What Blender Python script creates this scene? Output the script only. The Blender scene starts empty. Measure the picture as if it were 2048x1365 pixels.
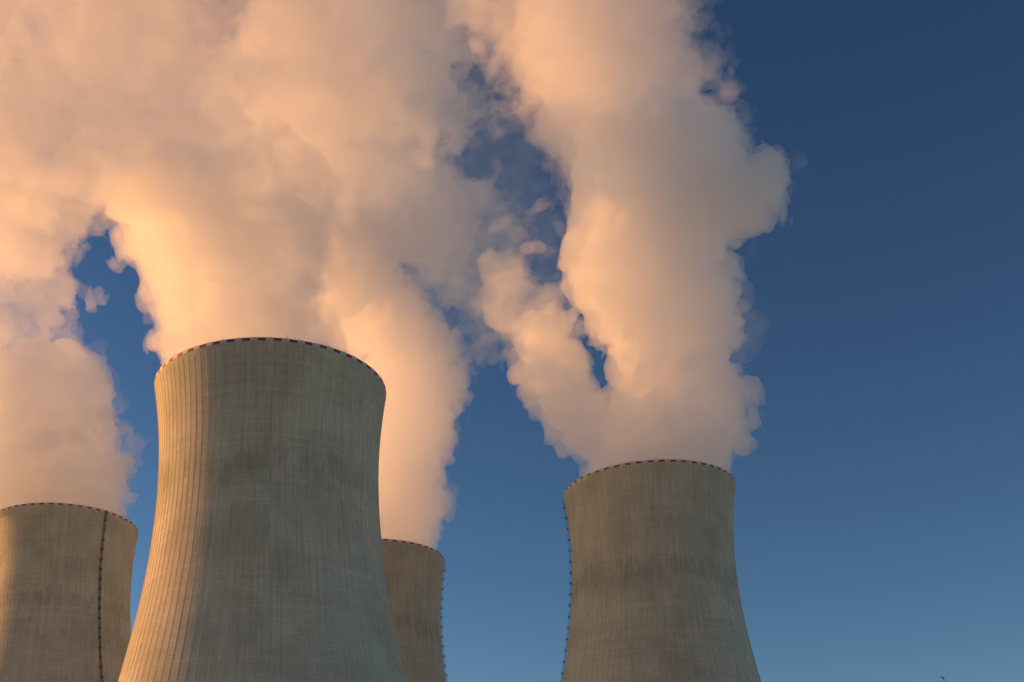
import bpy, math, random
import numpy as np
from mathutils import Vector

rng = np.random.default_rng(11)
random.seed(5)
D2R = math.radians
scene = bpy.context.scene
C = scene.collection

# ------------------------------------------------------------------ camera
CAM_F, CAM_CX, CAM_CY, CAM_P, CAM_Z = 2400.0, 764.1, 1303.7, 0.2353, 1.7   # focal length and optical centre for a 2048 wide frame
cam_d = bpy.data.cameras.new('camera')
cam = bpy.data.objects.new('camera', cam_d); C.objects.link(cam)
cam.location = (0, 0, CAM_Z); cam.rotation_euler = (math.pi/2 + CAM_P, 0, 0)
cam_d.sensor_width = 36; cam_d.lens = CAM_F/2048*36
cam_d.shift_x = (1024-CAM_CX)/2048; cam_d.shift_y = (CAM_CY-682.5)/2048
cam_d.clip_start = .1; cam_d.clip_end = 20000
scene.camera = cam

# ------------------------------------------------------------------ light
SUN_AZ, SUN_EL = D2R(160.5), D2R(10.0)          # measured counter-clockwise from +X
sdir = Vector((math.cos(SUN_AZ)*math.cos(SUN_EL), math.sin(SUN_AZ)*math.cos(SUN_EL), math.sin(SUN_EL)))
world = bpy.data.worlds.new('World'); scene.world = world; world.use_nodes = True
wn = world.node_tree.nodes; wl = world.node_tree.links
bg = wn['Background']
sky = wn.new('ShaderNodeTexSky'); sky.sky_type = 'NISHITA'; sky.sun_disc = False
sky.sun_elevation = SUN_EL
sky.sun_rotation = math.pi/2 - SUN_AZ          # sky rotation runs clockwise from +Y
sky.altitude = 500; sky.air_density = 1.0; sky.dust_density = 0.3; sky.ozone_density = 1.9
gm = wn.new('ShaderNodeGamma'); gm.inputs[1].default_value = 1.5
wl.new(sky.outputs[0], gm.inputs[0]); wl.new(gm.outputs[0], bg.inputs[0]); bg.inputs[1].default_value = 0.0445
sl = bpy.data.lights.new('sun', 'SUN'); sl.energy = 4.7; sl.angle = D2R(.6); sl.color = (1.0, .405, .088)
so = bpy.data.objects.new('sun', sl); C.objects.link(so)
so.rotation_euler = sdir.to_track_quat('Z', 'Y').to_euler(); so.location = (-400, 200, 400)

scene.view_settings.view_transform = 'Standard'; scene.view_settings.look = 'None'
scene.view_settings.exposure = 0.4; scene.view_settings.gamma = 1
scene.view_settings.use_curve_mapping = False
cy = scene.cycles
cy.max_bounces = 36; cy.diffuse_bounces = 3; cy.glossy_bounces = 2; cy.volume_bounces = 36
cy.transparent_max_bounces = 128; cy.transmission_bounces = 4
cy.use_denoising = True; cy.use_adaptive_sampling = True; cy.adaptive_threshold = 0.025; cy.adaptive_min_samples = 24
cy.caustics_reflective = False; cy.caustics_refractive = False

# ------------------------------------------------------------------ helpers
def mesh_obj(name, verts, faces, mat, parent=None, smooth=False, uvs=None):
    me = bpy.data.meshes.new(name)
    me.from_pydata([tuple(v) for v in verts], [], faces)
    me.update()
    if smooth: me.shade_smooth()
    if mat: me.materials.append(mat)
    o = bpy.data.objects.new(name, me); C.objects.link(o)
    if parent: o.parent = parent
    return o
def quad_mesh(name, V, Q, mat, smooth=True):
    me = bpy.data.meshes.new(name)
    me.vertices.add(len(V)); me.vertices.foreach_set('co', np.ascontiguousarray(V, np.float32).ravel())
    n = len(Q); k = Q.shape[1]
    me.loops.add(n*k); me.loops.foreach_set('vertex_index', np.ascontiguousarray(Q, np.int32).ravel())
    me.polygons.add(n)
    me.polygons.foreach_set('loop_start', np.arange(0, n*k, k, dtype=np.int32))
    me.polygons.foreach_set('loop_total', np.full(n, k, np.int32))
    me.update(calc_edges=True); me.validate()
    if smooth: me.shade_smooth()
    if mat: me.materials.append(mat)
    return me
def link(name, me, parent=None):
    o = bpy.data.objects.new(name, me); C.objects.link(o)
    if parent: o.parent = parent
    return o
def tag(o, label=None, cat=None, group=None, kind=None):
    for k, v in (('label', label), ('category', cat), ('group', group), ('kind', kind)):
        if v: o[k] = v
    return o
def empty(name, loc):
    o = bpy.data.objects.new(name, None); C.objects.link(o); o.location = loc; o.empty_display_size = 5
    return o
def box(cx, cy_, cz, sx, sy, sz):
    v = [(cx+dx*sx/2, cy_+dy*sy/2, cz+dz*sz/2) for dz in (-1, 1) for dy in (-1, 1) for dx in (-1, 1)]
    f = [(0,2,3,1),(4,5,7,6),(0,1,5,4),(2,6,7,3),(0,4,6,2),(1,3,7,5)]
    return v, f
def at(px, py, Y):
    x = (px-CAM_CX)/CAM_F; u = (CAM_CY-py)/CAM_F
    d = Y/(math.cos(CAM_P)-u*math.sin(CAM_P))
    return np.array([x*d, Y, d*(math.sin(CAM_P)+u*math.cos(CAM_P))+CAM_Z]), d/CAM_F    # point, metres per pixel

# ------------------------------------------------------------------ materials
def new_mat(name):
    m = bpy.data.materials.new(name); m.use_nodes = True
    return m, m.node_tree.nodes, m.node_tree.links, m.node_tree.nodes['Principled BSDF']
def plain(name, col, rough=.7):
    m, n, l, b = new_mat(name)
    b.inputs['Roughness'].default_value = rough
    tc = n.new('ShaderNodeTexCoord'); nz = n.new('ShaderNodeTexNoise'); nz.inputs['Scale'].default_value = 1.3; nz.inputs['Detail'].default_value = 4
    l.new(tc.outputs['Object'], nz.inputs['Vector'])
    mx = n.new('ShaderNodeMix'); mx.data_type = 'RGBA'
    mx.inputs[6].default_value = (*[c*.8 for c in col], 1); mx.inputs[7].default_value = (*[min(1, c*1.15) for c in col], 1)
    l.new(nz.outputs[0], mx.inputs[0]); l.new(mx.outputs[2], b.inputs['Base Color'])
    return m
def concrete():
    m, n, l, b = new_mat('weathered_concrete')
    b.inputs['Roughness'].default_value = .92
    uv = n.new('ShaderNodeUVMap'); uv.uv_map = 'cyl'
    oi = n.new('ShaderNodeObjectInfo')
    sep = n.new('ShaderNodeSeparateXYZ'); l.new(uv.outputs[0], sep.inputs[0])   # x: metres round the shell, y: metres up
    def math_(op, a, b_=None, c=None):
        q = n.new('ShaderNodeMath'); q.operation = op
        for i, s in enumerate((a, b_, c)):
            if s is None: continue
            if isinstance(s, (int, float)): q.inputs[i].default_value = s
            else: l.new(s, q.inputs[i])
        return q.outputs[0]
    off = math_('MULTIPLY', oi.outputs['Random'], 400.0)
    def noise(sx, sy, scale, detail=5, rough=.55, add=0):
        cb = n.new('ShaderNodeCombineXYZ')
        l.new(math_('MULTIPLY', sep.outputs[0], sx), cb.inputs[0]); l.new(math_('MULTIPLY', sep.outputs[1], sy), cb.inputs[1])
        l.new(math_('ADD', off, add), cb.inputs[2])
        t = n.new('ShaderNodeTexNoise'); t.inputs['Scale'].default_value = scale; t.inputs['Detail'].default_value = detail; t.inputs['Roughness'].default_value = rough
        l.new(cb.outputs[0], t.inputs['Vector']); return t.outputs[0]
    def ramp(s, p0, p1, v0=0., v1=1.):
        r = n.new('ShaderNodeMapRange'); r.inputs[1].default_value = p0; r.inputs[2].default_value = p1; r.inputs[3].default_value = v0; r.inputs[4].default_value = v1
        r.interpolation_type = 'SMOOTHSTEP'; l.new(s, r.inputs[0]); return r.outputs[0]
    streak = ramp(noise(1., .035, .9, 5, .6), .42, .72, 1., .83)          # rain streaks running down
    fine = ramp(noise(1., .02, 2.6, 4, .7, 31), .35, .7, 1.03, .91)
    blot = ramp(noise(1., 1., .045, 6, .6, 77), .35, .7, 1.07, .84)       # large damp patches
    grain = ramp(noise(1., 1., 1.1, 4, .7, 13), .3, .7, .94, 1.05)
    # stained belt at the construction break below the throat
    h = math_('ADD', math_('ADD', sep.outputs[1], math_('MULTIPLY', noise(1., .25, .16, 4, .6, 55), 26.0)), math_('MULTIPLY', math_('SUBTRACT', oi.outputs['Random'], .5), 14.0))
    belt = math_('MULTIPLY', ramp(h, 109, 112.5), math_('SUBTRACT', 1.0, ramp(h, 118, 121)))
    beltn = math_('SUBTRACT', 1.0, math_('MULTIPLY', math_('MULTIPLY', belt, ramp(noise(1., .12, .3, 5, .65, 91), .36, .6)), .2))
    # each formwork bay has its own tone
    wn_ = n.new('ShaderNodeTexWhiteNoise'); wn_.noise_dimensions = '3D'
    cb = n.new('ShaderNodeCombineXYZ')
    l.new(math_('FLOOR', math_('DIVIDE', sep.outputs[0], 2.7646)), cb.inputs[0]); l.new(math_('FLOOR', math_('DIVIDE', sep.outputs[1], 1.5)), cb.inputs[1]); l.new(off, cb.inputs[2])
    l.new(cb.outputs[0], wn_.inputs['Vector'])
    bay = ramp(wn_.outputs[0], 0, 1, .97, 1.025)
    lift = n.new('ShaderNodeTexWhiteNoise'); lift.noise_dimensions = '2D'
    cb2 = n.new('ShaderNodeCombineXYZ'); l.new(math_('FLOOR', math_('DIVIDE', sep.outputs[1], 1.5)), cb2.inputs[0]); l.new(off, cb2.inputs[1]); l.new(cb2.outputs[0], lift.inputs['Vector'])
    liftv = ramp(lift.outputs[0], 0, 1, .965, 1.02)
    fr = math_('FRACT', math_('DIVIDE', sep.outputs[1], 1.5))
    seam = math_('SUBTRACT', 1.0, math_('MULTIPLY', math_('LESS_THAN', fr, .085), .15))
    wp = n.new('ShaderNodeTexWhiteNoise'); wp.noise_dimensions = '3D'; cb3 = n.new('ShaderNodeCombineXYZ')      # blocks of pours cast from another batch
    l.new(math_('FLOOR', math_('DIVIDE', sep.outputs[0], 2.7646*5)), cb3.inputs[0]); l.new(math_('FLOOR', math_('DIVIDE', math_('ADD', sep.outputs[1], math_('MULTIPLY', math_('FLOOR', math_('DIVIDE', sep.outputs[0], 2.7646*5)), 4.5)), 12.)), cb3.inputs[1]); l.new(off, cb3.inputs[2])
    l.new(cb3.outputs[0], wp.inputs['Vector'])
    batch = ramp(wp.outputs[0], .5, .95, 1., .945)
    v = streak
    for t in (fine, blot, grain, beltn, bay, liftv, seam, batch): v = math_('MULTIPLY', v, t)
    mx = n.new('ShaderNodeMix'); mx.data_type = 'RGBA'
    mx.inputs[6].default_value = (.635, .63, .53, 1); mx.inputs[7].default_value = (.66, .615, .505, 1)
    l.new(ramp(noise(1., .3, .06, 4, .6, 200), .35, .65), mx.inputs[0])
    vm = n.new('ShaderNodeVectorMath'); vm.operation = 'SCALE'; l.new(mx.outputs[2], vm.inputs[0]); l.new(v, vm.inputs['Scale'])
    l.new(vm.outputs[0], b.inputs['Base Color'])
    bp = n.new('ShaderNodeBump'); bp.inputs['Strength'].default_value = .35; bp.inputs['Distance'].default_value = .06
    l.new(noise(1., 1., 2.2, 5, .7, 9), bp.inputs['Height']); l.new(bp.outputs[0], b.inputs['Normal'])
    return m
M_CONC = concrete()
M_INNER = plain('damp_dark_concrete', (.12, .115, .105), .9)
M_RED = plain('red_paint', (.36, .04, .035), .6)
M_WHITE = plain('white_paint', (.60, .59, .55), .6)
M_STEEL = plain('dark_painted_steel', (.085, .07, .065), .6)
def steam_mat(name, dens, col=(.988, .988, .99)):
    m = bpy.data.materials.new(name); m.use_nodes = True
    n = m.node_tree.nodes; n.clear(); l = m.node_tree.links
    out = n.new('ShaderNodeOutputMaterial'); pv = n.new('ShaderNodeVolumePrincipled')
    pv.inputs['Color'].default_value = (*col, 1); pv.inputs['Density'].default_value = dens; pv.inputs['Anisotropy'].default_value = 0.5
    l.new(pv.outputs[0], out.inputs['Volume'])
    return m

# ------------------------------------------------------------------ the lie of the land
TOWERS = {   # x, y, rim height above the camera
    'front': (-42.4, 423.56, 202.2), 'right': (139.9, 593.73, 227.6), 'left': (-195.54, 703.75, 246.5), 'back': (-5.66, 703.5, 224.4)}
TH = 153.0
BASE = {k: v[2]+CAM_Z-TH for k, v in TOWERS.items()}
def ground_z(X, Y):
    g = np.clip(.19*(Y-15), 0, 48)
    wsum = np.ones_like(g)*.15; acc = g*.15
    for k, (tx, ty, _) in TOWERS.items():
        w = np.exp(-((X-tx)**2+(Y-ty)**2)/(2*85.**2))*3
        acc += w*BASE[k]; wsum += w
    near = np.clip((Y-220)/120, 0, 1)
    return g*(1-near) + near*acc/wsum
gx = np.concatenate([np.linspace(-4000, -500, 30)[:-1], np.linspace(-500, 500, 101), np.linspace(500, 4000, 30)[1:]])
gy = np.concatenate([np.linspace(-3000, -100, 20)[:-1], np.linspace(-100, 1000, 111), np.linspace(1000, 6000, 30)[1:]])
GX, GY = np.meshgrid(gx, gy); GZ = ground_z(GX, GY)
nx = len(gx); ny = len(gy)
idx = np.arange(nx*ny).reshape(ny, nx)
Q = np.stack([idx[:-1, :-1], idx[:-1, 1:], idx[1:, 1:], idx[1:, :-1]], -1).reshape(-1, 4)
m, n, l, b = new_mat('dry_grass')
tc = n.new('ShaderNodeTexCoord'); nz = n.new('ShaderNodeTexNoise'); nz.inputs['Scale'].default_value = .08; nz.inputs['Detail'].default_value = 8
cr = n.new('ShaderNodeValToRGB'); cr.color_ramp.elements[0].color = (.27, .22, .13, 1); cr.color_ramp.elements[1].color = (.45, .36, .23, 1)
l.new(tc.outputs['Object'], nz.inputs['Vector']); l.new(nz.outputs[0], cr.inputs[0]); l.new(cr.outputs[0], b.inputs['Base Color']); b.inputs['Roughness'].default_value = .95
tag(link('ground', quad_mesh('ground', np.stack([GX, GY, GZ], -1).reshape(-1, 3), Q, m)), kind='structure')

# ------------------------------------------------------------------ cooling towers
RT, RTH, ZT, RB = 43.91, 41.0, 118.85, 61.94
def prof(z):
    z = np.asarray(z, float)
    up = np.sqrt(RTH**2+(RT**2-RTH**2)*((z-ZT)/(TH-ZT))**2)
    dn = np.sqrt(RTH**2+(RB**2-RTH**2)*((ZT-z)/ZT)**2)
    return np.where(z > ZT, up, dn)
NRIB = 100
def make_shell():
    seg = 200; lift = 1.5
    zs, rs = [], []
    k = int(round(TH/lift))
    for i in range(k):          # every pour laps a few centimetres over the one below
        z0, z1 = i*lift, (i+1)*lift-.05
        zs += [z0, z1]; rs += [float(prof(z0))+.035, float(prof(z1))-.02]
    zs.append(TH); rs.append(RT)
    nout = len(zs)
    inner = [TH]+list(range(147, -1, -7))
    zs += inner; rs += [float(prof(z))-.45-.5*(1-z/TH) for z in inner]
    zs = np.array(zs); rs = np.array(rs)
    a = np.linspace(0, 2*np.pi, seg+1)      # seam doubled for the uv map
    V = np.stack([np.outer(rs, np.cos(a)), np.outer(rs, np.sin(a)), np.repeat(zs[:, None], seg+1, 1)], -1)
    idx = np.arange(V.shape[0]*V.shape[1]).reshape(V.shape[:2])
    Q = np.stack([idx[:-1, :-1], idx[:-1, 1:], idx[1:, 1:], idx[1:, :-1]], -1).reshape(-1, 4)
    me = quad_mesh('shell', V.reshape(-1, 3), Q, M_CONC, smooth=False)
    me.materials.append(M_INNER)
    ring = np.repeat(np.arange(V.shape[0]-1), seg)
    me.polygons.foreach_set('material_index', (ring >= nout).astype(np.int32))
    uv = me.uv_layers.new(name='cyl')
    U = np.repeat((a*44.0)[None], V.shape[0], 0).ravel(); W = np.repeat(zs[:, None], seg+1, 1).ravel()
    li = np.empty(len(me.loops), np.int32); me.loops.foreach_get('vertex_index', li)
    uv.data.foreach_set('uv', np.stack([U[li], W[li]], -1).astype(np.float32).ravel())
    sm = np.ones(len(me.polygons), bool); me.polygons.foreach_set('use_smooth', sm)
    return me
def make_rib():
    zz = np.linspace(0, TH-1.6, 52); r = prof(zz)
    w, d = .10, .095
    V = []; 
    for z, q in zip(zz, r):
        V += [(q-.1, -w*1.15, z), (q+d, -w*.8, z), (q+d, w*.8, z), (q-.1, w*1.15, z)]
    F = []
    for i in range(len(zz)-1):
        for j in range(3):
            F.append((4*i+j, 4*i+j+1, 4*i+5+j, 4*i+4+j))
    e = 4*(len(zz)-1); F.append((e, e+1, e+2, e+3))
    me = bpy.data.meshes.new('rib'); me.from_pydata(V, [], F); me.update(); me.materials.append(M_CONC)
    uv = me.uv_layers.new(name='cyl')
    for lp in me.loops:
        v = me.vertices[lp.vertex_index].co; uv.data[lp.index].uv = (v.y*3, v.z)
    return me
def make_panel(name, mat, z0, z1, out):
    a0 = math.pi/NRIB*.985; V = []
    for r in (RT-.28, RT+out):
        for z in (z0, z1):
            for k in range(4):
                a = -a0+2*a0*k/3; V.append((r*math.cos(a), r*math.sin(a), z))
    F = []
    for k in range(3):
        F += [(8+k, 9+k, 13+k, 12+k), (1+k, k, 4+k, 5+k), (4+k, 12+k, 13+k, 5+k), (k, 1+k, 9+k, 8+k)]
    F += [(0, 8, 12, 4), (3, 7, 15, 11)]
    me = bpy.data.meshes.new(name); me.from_pydata(V, [], F); me.update(); me.materials.append(mat)
    return me
SHELL, RIB = make_shell(), make_rib()
P_RED, P_WHITE = make_panel('red_panel', M_RED, TH-.12, TH+.98, .10), make_panel('white_panel', M_WHITE, TH-.25, TH+1.1, .08)
RUNG_Z = np.arange(10, TH, 6.0)
def ladder_meshes():
    def rail(side):
        zz = np.linspace(2, TH+1.2, 60); r = prof(np.minimum(zz, TH))+.5
        V = []; F = []
        for z, q in zip(zz, r):
            for dx, dy in ((-.06, -.06), (.06, -.06), (.06, .06), (-.06, .06)): V.append((q+dx, side*.42+dy, z))
        for i in range(len(zz)-1):
            for j in range(4): F.append((4*i+j, 4*i+(j+1) % 4, 4*i+4+(j+1) % 4, 4*i+4+j))
        me = bpy.data.meshes.new('rail'); me.from_pydata(V, [], F); me.update(); me.materials.append(M_STEEL); return me
    # safety cage: thin hoops and vertical straps joined along the climb
    V = []; F = []
    zz = np.arange(3, TH+1, 1.0)
    cage_a = np.linspace(-1.9, 1.9, 9)
    for z in zz:
        q = float(prof(min(z, TH)))+.5; b0 = len(V)
        for a in cage_a:
            x, y = q+.1+.55*(1+math.cos(a))*.62, .5*math.sin(a)*1.05
            V += [(x, y, z-.05), (x, y, z+.05)]
        for k in range(len(cage_a)-1): F.append((b0+2*k, b0+2*k+2, b0+2*k+3, b0+2*k+1))
    for k in (1, 3, 4, 5, 7):
        for i in range(len(zz)-1):
            a = cage_a[k]; b0 = len(V)
            for z in (zz[i], zz[i+1]):
                q = float(prof(min(z, TH)))+.5; x = q+.1+.55*(1+math.cos(a))*.62; y = .5*math.sin(a)*1.05
                V += [(x, y-.05, z), (x, y+.05, z)]
            F.append((b0, b0+1, b0+3, b0+2))
    cage = bpy.data.meshes.new('safety_cage'); cage.from_pydata(V, [], F); cage.update(); cage.materials.append(M_STEEL)
    # rest platform with a grating, knee brackets and a railing
    V = []; F = []
    def add(bx):
        b0 = len(V); V.extend(bx[0]); F.extend([tuple(i+b0 for i in f) for f in bx[1]])
    add(box(.7, 0, 0, 1.4, 1.5, .14))
    for q in (-1, 1):
        add(box(.7, q*.72, .5, 1.4, .05, .05)); add(box(.7, q*.72, .95, 1.4, .06, .06)); add(box(1.36, q*.72, .48, .06, .06, .95))
        add(box(.42, q*.6, -.26, .84, .08, .1)); add(box(.08, q*.6, -.4, .1, .08, .7))
    add(box(1.37, 0, .95, .05, 1.4, .06)); add(box(1.37, 0, .5, .05, 1.4, .05))
    pl = bpy.data.meshes.new('rest_platform'); pl.from_pydata(V, [], F); pl.update(); pl.materials.append(M_STEEL)
    return rail(-1), rail(1), cage, pl
LAD = ladder_meshes()
def facing(k):    # angle on the shell that looks straight at the camera
    x, y, _ = TOWERS[k]; return math.atan2(-y, -x)
TLAB = {
 'front': 'largest grey concrete cooling tower, nearest, its left flank lit orange by the sun',
 'right': 'grey cooling tower standing alone at the right with an unbroken view of both flanks',
 'left': 'brownish cooling tower cut off by the left edge, dark ladder down its face',
 'back': 'partly hidden cooling tower just behind the right flank of the largest one'}
LADDER = {'left': D2R(30.5), 'right': D2R(-87.0), 'back': D2R(88.0)}
for k, (tx, ty, hz) in TOWERS.items():
    t = tag(empty('cooling_tower', (tx, ty, BASE[k])), TLAB[k], 'cooling tower', 'hyperbolic cooling towers with red and white rims')
    f0 = facing(k)
    sh = link('shell', SHELL, t); sh.rotation_euler.z = f0+.01
    for i in range(NRIB):
        r = link('rib', RIB, t); r.rotation_euler.z = f0+.01+2*math.pi*i/NRIB
        p = link('red_panel' if i % 2 == 0 else 'white_panel', P_RED if i % 2 == 0 else P_WHITE, t)
        p.rotation_euler.z = f0+.01+2*math.pi*(i+.5)/NRIB
    for i in range(12):      # lightning rods round the rim
        a = f0+2*math.pi*(i+.22)/12
        v, f = box(0, 0, .55, .09, .09, 2.6)
        if i == 0: ROD = bpy.data.meshes.new('lightning_rod') if 'lightning_rod' not in bpy.data.meshes else bpy.data.meshes['lightning_rod']
        if not len(ROD.vertices): ROD.from_pydata(v, [], f); ROD.update(); ROD.materials.append(M_STEEL)
        q = link('lightning_rod', ROD, t); q.location = ((RT-.45)*math.cos(a), (RT-.45)*math.sin(a), TH+.9)
    if k in LADDER:
        a = f0+LADDER[k]
        # sub-parts turn with the ladder
        L = link('ladder', LAD[2], t); L.rotation_euler.z = a
        tag(L, 'dark caged ladder running down the shell')
        link('rail', LAD[0], L); link('rail', LAD[1], L)
        for z in RUNG_Z:
            q = link('rest_platform', LAD[3], L); q.location = (float(prof(z))+.05, 0, z)

# ------------------------------------------------------------------ steam plumes
def smax_union(G, balls, flat=1.):
    F = np.full((1, 1, 1), -1e3, np.float32); K = 3.5
    for (c, r) in balls:
        dx = (G[0]-c[0]); dy = (G[1]-c[1])*flat; dz = (G[2]-c[2])
        s = np.float32(r)-np.sqrt(dx*dx+dy*dy+dz*dz)
        h = np.clip(.5+.5*(F-s)/K, 0, 1)
        F = s+(F-s)*h+K*h*(1-h)
    return F
def band_noise(shape, vox, waves, seed):
    g = np.random.default_rng(seed)
    sp = np.fft.rfftn(g.standard_normal(shape).astype(np.float32))
    kx = np.fft.fftfreq(shape[0], vox)[:, None, None]; ky = np.fft.fftfreq(shape[1], vox)[None, :, None]; kz = np.fft.rfftfreq(shape[2], vox)[None, None]
    k = np.sqrt(kx*kx+ky*ky+kz*kz)
    out = []
    for w in waves:
        q = np.exp(-((np.log(np.maximum(k, 1e-6)*w))**2)/(2*.38**2)).astype(np.float32)
        f = np.fft.irfftn(sp*q, s=shape, axes=(0, 1, 2)).astype(np.float32)
        out.append(f/f.std())
    return out
def surface_nets(F, org, vox, iso):
    F = F-np.float32(iso)
    for a in range(3):                       # closed at the edges of the grid
        s = [slice(None)]*3
        for e in (0, -1):
            s[a] = e; F[tuple(s)] = np.minimum(F[tuple(s)], -.5)
    S = F > 0
    nx, ny, nz = F.shape
    cnt = np.zeros((nx-1, ny-1, nz-1), np.int8)
    for dx in (0, 1):
        for dy in (0, 1):
            for dz in (0, 1): cnt += S[dx:nx-1+dx, dy:ny-1+dy, dz:nz-1+dz]
    cells = np.argwhere((cnt > 0) & (cnt < 8)).astype(np.int32)
    vid = np.full(cnt.shape, -1, np.int32); vid[tuple(cells.T)] = np.arange(len(cells))
    acc = np.zeros((len(cells), 3), np.float32); num = np.zeros(len(cells), np.float32)
    corners = [(i, j, k) for i in (0, 1) for j in (0, 1) for k in (0, 1)]
    val = {c: F[cells[:, 0]+c[0], cells[:, 1]+c[1], cells[:, 2]+c[2]] for c in corners}
    for c in corners:
        for a in range(3):
            if c[a]: continue
            d = list(c); d[a] = 1; d = tuple(d)
            va, vb = val[c], val[d]; mk = (va > 0) != (vb > 0)
            t = va/np.where(mk, va-vb, 1)
            p = np.array(c, np.float32)[None].repeat(len(cells), 0); p[:, a] += t
            acc[mk] += p[mk]; num[mk] += 1
    V = (cells+acc/num[:, None])*vox+np.array(org, np.float32)
    Qs = []
    for a in range(3):
        s0 = [slice(None)]*3; s1 = [slice(None)]*3; s0[a] = slice(0, -1); s1[a] = slice(1, None)
        A, B = S[tuple(s0)], S[tuple(s1)]
        e = np.argwhere(A != B); fl = A[tuple(e.T)]
        b_, c_ = (a+1) % 3, (a+2) % 3
        ok = (e[:, b_] > 0) & (e[:, c_] > 0) & (e[:, b_] < F.shape[b_]-1) & (e[:, c_] < F.shape[c_]-1)
        e = e[ok]; fl = fl[ok]
        q = []
        for ob, oc in ((-1, -1), (0, -1), (0, 0), (-1, 0)):
            f = e.copy(); f[:, b_] += ob; f[:, c_] += oc; q.append(vid[f[:, 0], f[:, 1], f[:, 2]])
        q = np.stack(q, -1); q[~fl] = q[~fl][:, ::-1]
        Qs.append(q)
    return V, np.concatenate(Qs)

def bump(N): return np.minimum(np.abs(N), 1.7)-.75
def drop_crumbs(V, Q, least):
    lab = np.arange(len(V)); a = np.concatenate([Q[:, 0], Q[:, 1], Q[:, 2], Q[:, 3]]); b_ = np.concatenate([Q[:, 1], Q[:, 2], Q[:, 3], Q[:, 0]])
    while True:
        m = np.minimum(lab[a], lab[b_]); new = lab.copy()
        np.minimum.at(new, lab[a], m); np.minimum.at(new, lab[b_], m)
        for _ in range(4): new = new[new]
        if (new == lab).all(): break
        lab = new
    keep = (np.bincount(lab, minlength=len(V)) >= least)[lab]
    idx = np.cumsum(keep)-1
    return V[keep], idx[Q[keep[Q[:, 0]]]]
def plume(label, key, parts, seed):
    """parts: name, puffs, density, voxel, billow, ragged, holes; a puff is pixel x, pixel y, pixel radius, metres behind the tower axis"""
    tx, ty, hz = TOWERS[key]; rim = hz+CAM_Z
    root = tag(empty('steam_plume', (tx, ty, rim)), label, 'steam plume', 'steam plumes rising from the cooling towers')
    def balls_of(L):
        out = []
        for p in L:
            c, s = at(p[0], p[1], ty+(p[3] if len(p) > 3 else 0)); out.append((c, p[2]*s))
        return out
    for k, (nm, puffs, dens, vox, bil, rag, holes) in enumerate(parts):
        balls = balls_of(puffs)
        lo = np.min([c-r for c, r in balls], 0)-14; hi = np.max([c+r for c, r in balls], 0)+14
        lo[2] = max(lo[2], rim-16)
        n = [int(v)+int(v) % 2 for v in np.ceil((hi-lo)/vox)]
        G = np.meshgrid(*[(lo[i]+vox*np.arange(n[i])).astype(np.float32) for i in range(3)], indexing='ij', sparse=True)
        F = smax_union(G, balls, 1. if nm == 'column' else 1.5)
        N = band_noise(n, vox, (60., 27., 12., 5.6), seed*7+k)
        rough = np.clip(.45+.5*N[0]+.3*N[1], .1, 1.2)          # torn in places, smooth in others
        up = np.clip((G[2]-rim)/22., 0.12, 1)
        W = up*(bil*(4.2*bump(N[0])+5.0*bump(N[1])+rough*(1.5*bump(N[2])+.45*bump(N[3]))+.5*N[2]+.3*N[3])+rag*(4*N[0]+5*N[1]+3.0*N[2]+1.3*N[3]))
        F = F+W
        for c, r in balls_of(holes):
            d = c-np.array([0, 0, CAM_Z]); d = (d/np.linalg.norm(d)).astype(np.float32)          # openings run through the cloud, up and away
            x, y, z = G[0]-np.float32(c[0]), G[1]-np.float32(c[1]), G[2]-np.float32(c[2])
            al = x*d[0]+y*d[1]+z*d[2]
            F = np.minimum(F, 1.3*(np.sqrt(np.maximum(x*x+y*y+z*z-al*al*.93, 0))-r)+.62*W)
        ax = np.sqrt((G[0]-tx)**2+(G[1]-ty)**2)          # leave the tower through its mouth
        F = np.where(G[2] < rim+3, np.minimum(F, (RT-2.0-ax)), F)
        V, Qd = surface_nets(F, lo, vox, 0.)
        V, Qd = drop_crumbs(V, Qd, 500 if nm != 'veil' else 150)
        link(nm, quad_mesh(nm, V-np.array(root.location), Qd, steam_mat('steam_%s' % nm, dens)), root)
        print(key, nm, len(V), n)
    return root

GAP = [(945,150,55),(960,225,48),(970,305,62),(1025,345,42),(1045,395,46),(1085,450,38),(1092,522,50),(1135,605,30),(898,645,46),(910,695,40),(800,556,36),(1192,715,36)]
LGAP = [(220,540,58),(238,630,62),(205,480,30),(262,720,44),(262,830,32)]
def lgap(depth): return [(x, y, r, depth) for x, y, r in LGAP]
def gap(depth): return [(x, y, r, depth) for x, y, r in GAP]
plume('dense orange-lit steam plume rising from the largest cooling tower and drifting left', 'front', [
 ('column', [(430,775,100),(540,775,120),(640,775,100),(430,690,112),(540,690,115),(620,710,85),(425,600,118),(530,610,110,10),
   (400,500,150),(540,500,125,10),(370,420,140),(540,420,100,15)], .06, 1.6, 1., .15, []),
 ('billow', [(440,480,105),(540,500,120,10),(390,390,125),(560,390,145,15),(310,310,150),(450,330,130,5),(240,250,120),(600,300,110,20),
   (120,330,110,-10),(40,230,120,-10),(190,80,110,10),(440,190,90,-5),(620,110,110,25),(330,20,90,10),(720,200,100,30)], .032, 1.9, 1.1, .7, [(370,228,40,-20),(300,238,30,-20)]+lgap(0)),
 ('drift', [(330,310,180),(560,280,180,20),(250,180,220),(500,110,200,25),
   (80,140,250),(360,-20,230,20),(-160,120,280),(-60,-150,300),(250,-200,260,20)], .014, 2.0, 1.3, .5, lgap(0)),
 ], 3)
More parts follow.
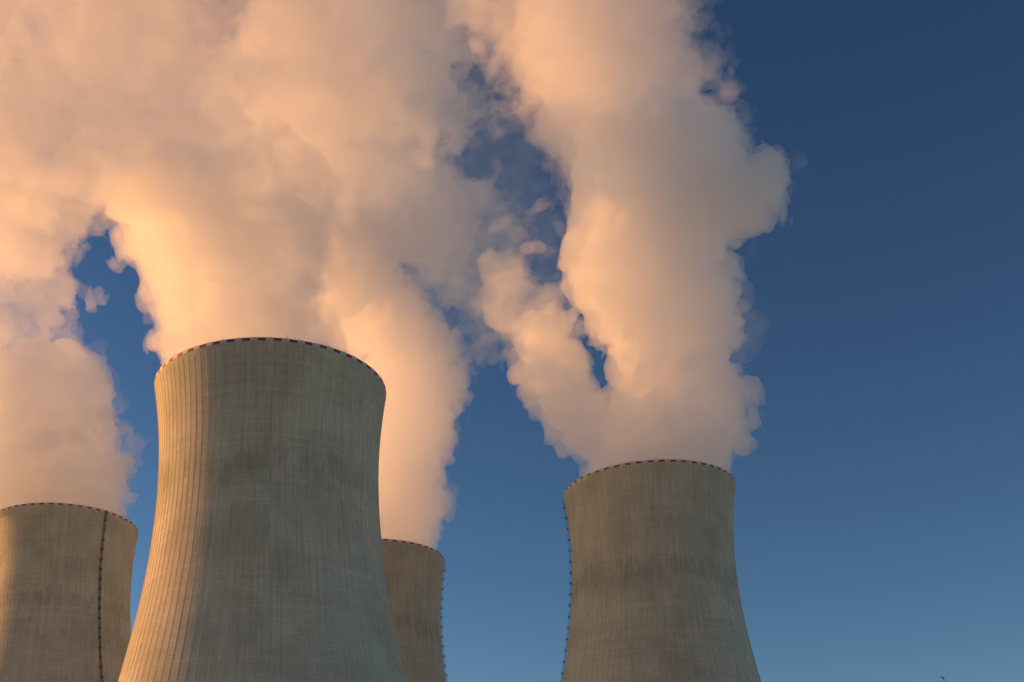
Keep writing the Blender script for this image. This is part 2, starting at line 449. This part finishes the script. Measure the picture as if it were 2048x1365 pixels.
plume('bright orange steam plume from the partly hidden tower, with a lumpy right edge', 'back', [
 ('column', [(735,1095,135),(750,1030,130,4),(800,985,98,8),(760,930,125,12),(845,860,66,18),(800,800,120,22),(868,770,68,24),(862,700,62,28),(780,710,118,28),
   (765,640,95,34),(690,580,120,36),(640,500,130,42),(590,440,120,50)], .042, 1.7, .95, 0, []),
 ('mist', [(800,985,106,8),(850,860,74,18),(870,770,78,24),(860,700,72,28),(770,640,105,34),(820,940,70,10)], .013, 1.8, .7, .3, []),
 ('drift', [(590,440,140,50),(690,400,130,55),(750,300,145,60),(660,250,150,60),(740,160,150,70),(820,50,150,80),(700,20,170,80),(820,430,90,50),(870,500,80,40),(520,200,130,70),(600,100,140,80)], .036, 2.1, .9, .4, gap(60)),
 ('wisp', [(985,650,66,10),(930,560,85,20),(870,480,85,30),(950,480,85,25),(1000,580,80,10),(1050,640,50,5),(890,200,100,60),(890,380,90,50),(980,400,70,20)], .028, 1.8, .3, .75, gap(25)),
 ('veil', [(950,180,110,50),(990,330,110,30),(1050,450,100,20),(1090,560,80,10),(900,650,60,20)], .006, 1.9, 0, 1., []),
 ], 8)
plume('pale mauve steam column rising from the right-hand cooling tower', 'right', [
 ('column', [(1308,985,140),(1330,900,135),(1270,870,95),(1400,850,90),(1418,805,84),(1350,780,112),(1325,700,100),(1395,690,70),(1425,655,72),(1470,655,36),(1285,600,118),(1390,590,88),
   (1245,520,122),(1350,490,90),(1270,430,135),(1420,395,95),(1490,400,72),(1520,365,58),(1280,310,130),(1400,300,85),
   (1180,850,68),(1130,800,66),(1100,735,66),(1085,675,58)], .08, 1.6, .9, 0, [(1195,716,30)]),
 ('mist', [(1400,850,98),(1420,805,94),(1425,660,84),(1475,655,46),(1390,590,98),(1495,400,82),(1525,365,68),(1410,300,100),(1100,735,76),(1130,800,74),(1085,675,68)], .013, 1.8, .7, .3, [(1195,716,30)]),
 ('billow', [(1270,430,135),(1280,310,165),(1400,290,95),(1210,200,150),(1330,190,120),(1160,90,150),(1290,80,110),(1060,640,60),(1010,600,55)], .024, 1.9, 1.1, .45, gap(0)+[(1420,185,24,-10)]),
 ('drift', [(1280,310,165),(1400,280,95),(1200,190,165),(1320,170,125),(1150,70,175),(1290,50,110),(1080,-60,200),(1230,-80,180),(1400,150,60),(1370,40,50)], .018, 2.1, 1., .45, gap(0)+[(1420,185,24,-10)]),
 ('wisp', [(1030,640,50),(1040,560,60),(1060,440,50),(1110,590,50),(1140,650,55),(1150,700,50),(1195,680,45)], .024, 1.6, .3, .75, gap(0)),
 ], 21)
plume('steam plume cut off by the left edge above the laddered tower', 'left', [
 ('column', [(112,1025,140),(130,960,125,-10),(90,900,140,-18),(150,850,88,-24),(100,780,105,-30),(175,770,55,-30),(110,725,48,-34),(-50,800,120,-30),(-60,950,110,-14)], .06, 1.7, .95, .1, []),
 ('mist', [(140,960,130,-10),(155,850,98,-24),(180,770,66,-30),(115,725,58,-34),(40,700,80,-34)], .012, 1.8, .7, .5, lgap(-30)),
 ('drift', [(55,560,95,-40),(100,600,50,-36),(10,480,95,-50),(-70,620,100,-36),(80,420,110,-60),(180,370,90,-66),(-60,360,140,-66),(40,470,100,25),(110,410,95,25),(-40,400,120,25)], .032, 1.9, .9, .5, lgap(-30)),  # rearmost puffs are added, hidden in this cloud, to shade the right plume
 ('wisp', [(20,660,55,-30),(90,650,45,-30),(272,920,32,-6)], .016, 1.6, .2, .8, []),
 ], 33)

# ------------------------------------------------------------------ a young tree on the slope, its top twigs just in sight
def tree():
    tip, _ = at(1889, 1361, 60.0); base = np.array([tip[0]-.3, 60.0, float(ground_z(np.array([tip[0]]), np.array([60.0]))[0])-.1])
    Ht = tip[2]-base[2]
    t = tag(empty('young_tree', base), 'tip of a reddish budding tree just breaking the bottom edge at the right', 'tree')
    r = random.Random(4); V, F = [], []; L = []
    def tube(p, q, r0, r1):
        d = (Vector(q)-Vector(p)).normalized(); a = d.orthogonal().normalized(); b = d.cross(a); k = len(V)
        for c, rad in ((p, r0), (q, r1)):
            for j in range(5):
                th = 2*math.pi*j/5; V.append(tuple(Vector(c)+a*rad*math.cos(th)+b*rad*math.sin(th)))
        for j in range(5): F.append((k+j, k+(j+1) % 5, k+5+(j+1) % 5, k+5+j))
    def grow(p, d, ln, rad, lev):
        q = p+d*ln; tube(p, q, rad, rad*.72)
        if lev == 0:
            for _ in range(7):
                L.append((p.lerp(q, r.uniform(.2, 1.05)), r.uniform(.03, .06)))
            return
        for _ in range(3):
            nd = (d+Vector((r.uniform(-.75, .75), r.uniform(-.75, .75), r.uniform(-.1, .5)))).normalized()
            grow(p.lerp(q, r.uniform(.55, 1)), nd, ln*r.uniform(.55, .75), rad*.55, lev-1)
    top = Vector(tip-base); n_ = 14; pts = [top*(i/n_)+Vector((.12*math.sin(i*.9)*(1-i/n_), .1*math.cos(i*1.3)*(1-i/n_), 0)) for i in range(n_+1)]
    for i in range(n_):
        tube(pts[i], pts[i+1], .13*(1-i/n_)+.006, .13*(1-(i+1)/n_)+.006)
        if i >= 3:
            ln = 2.6*(1-i/n_)**.75+.12
            for _ in range(3):
                a = r.uniform(0, 6.28); grow(pts[i].lerp(pts[i+1], r.random()), Vector((math.cos(a), math.sin(a), .9)).normalized(), ln*.42, .035*(1-i/n_)+.005, 2)
    bark = plain('bark', (.25, .15, .12), .9); bud = plain('reddish_bud', (.42, .2, .15), .7)
    mesh_obj('trunk', V, F, bark, t)
    LV, LF = [], []
    for p, sz in L:
        a = Vector((r.gauss(0, 1), r.gauss(0, 1), r.gauss(0, 1))).normalized(); b = a.orthogonal().normalized(); k = len(LV)
        LV += [tuple(p-a*sz), tuple(p+b*sz*.5), tuple(p+a*sz*1.4), tuple(p-b*sz*.5)]; LF.append((k, k+1, k+2, k+3))
    mesh_obj('crown', LV, LF, bud, t)
tree()
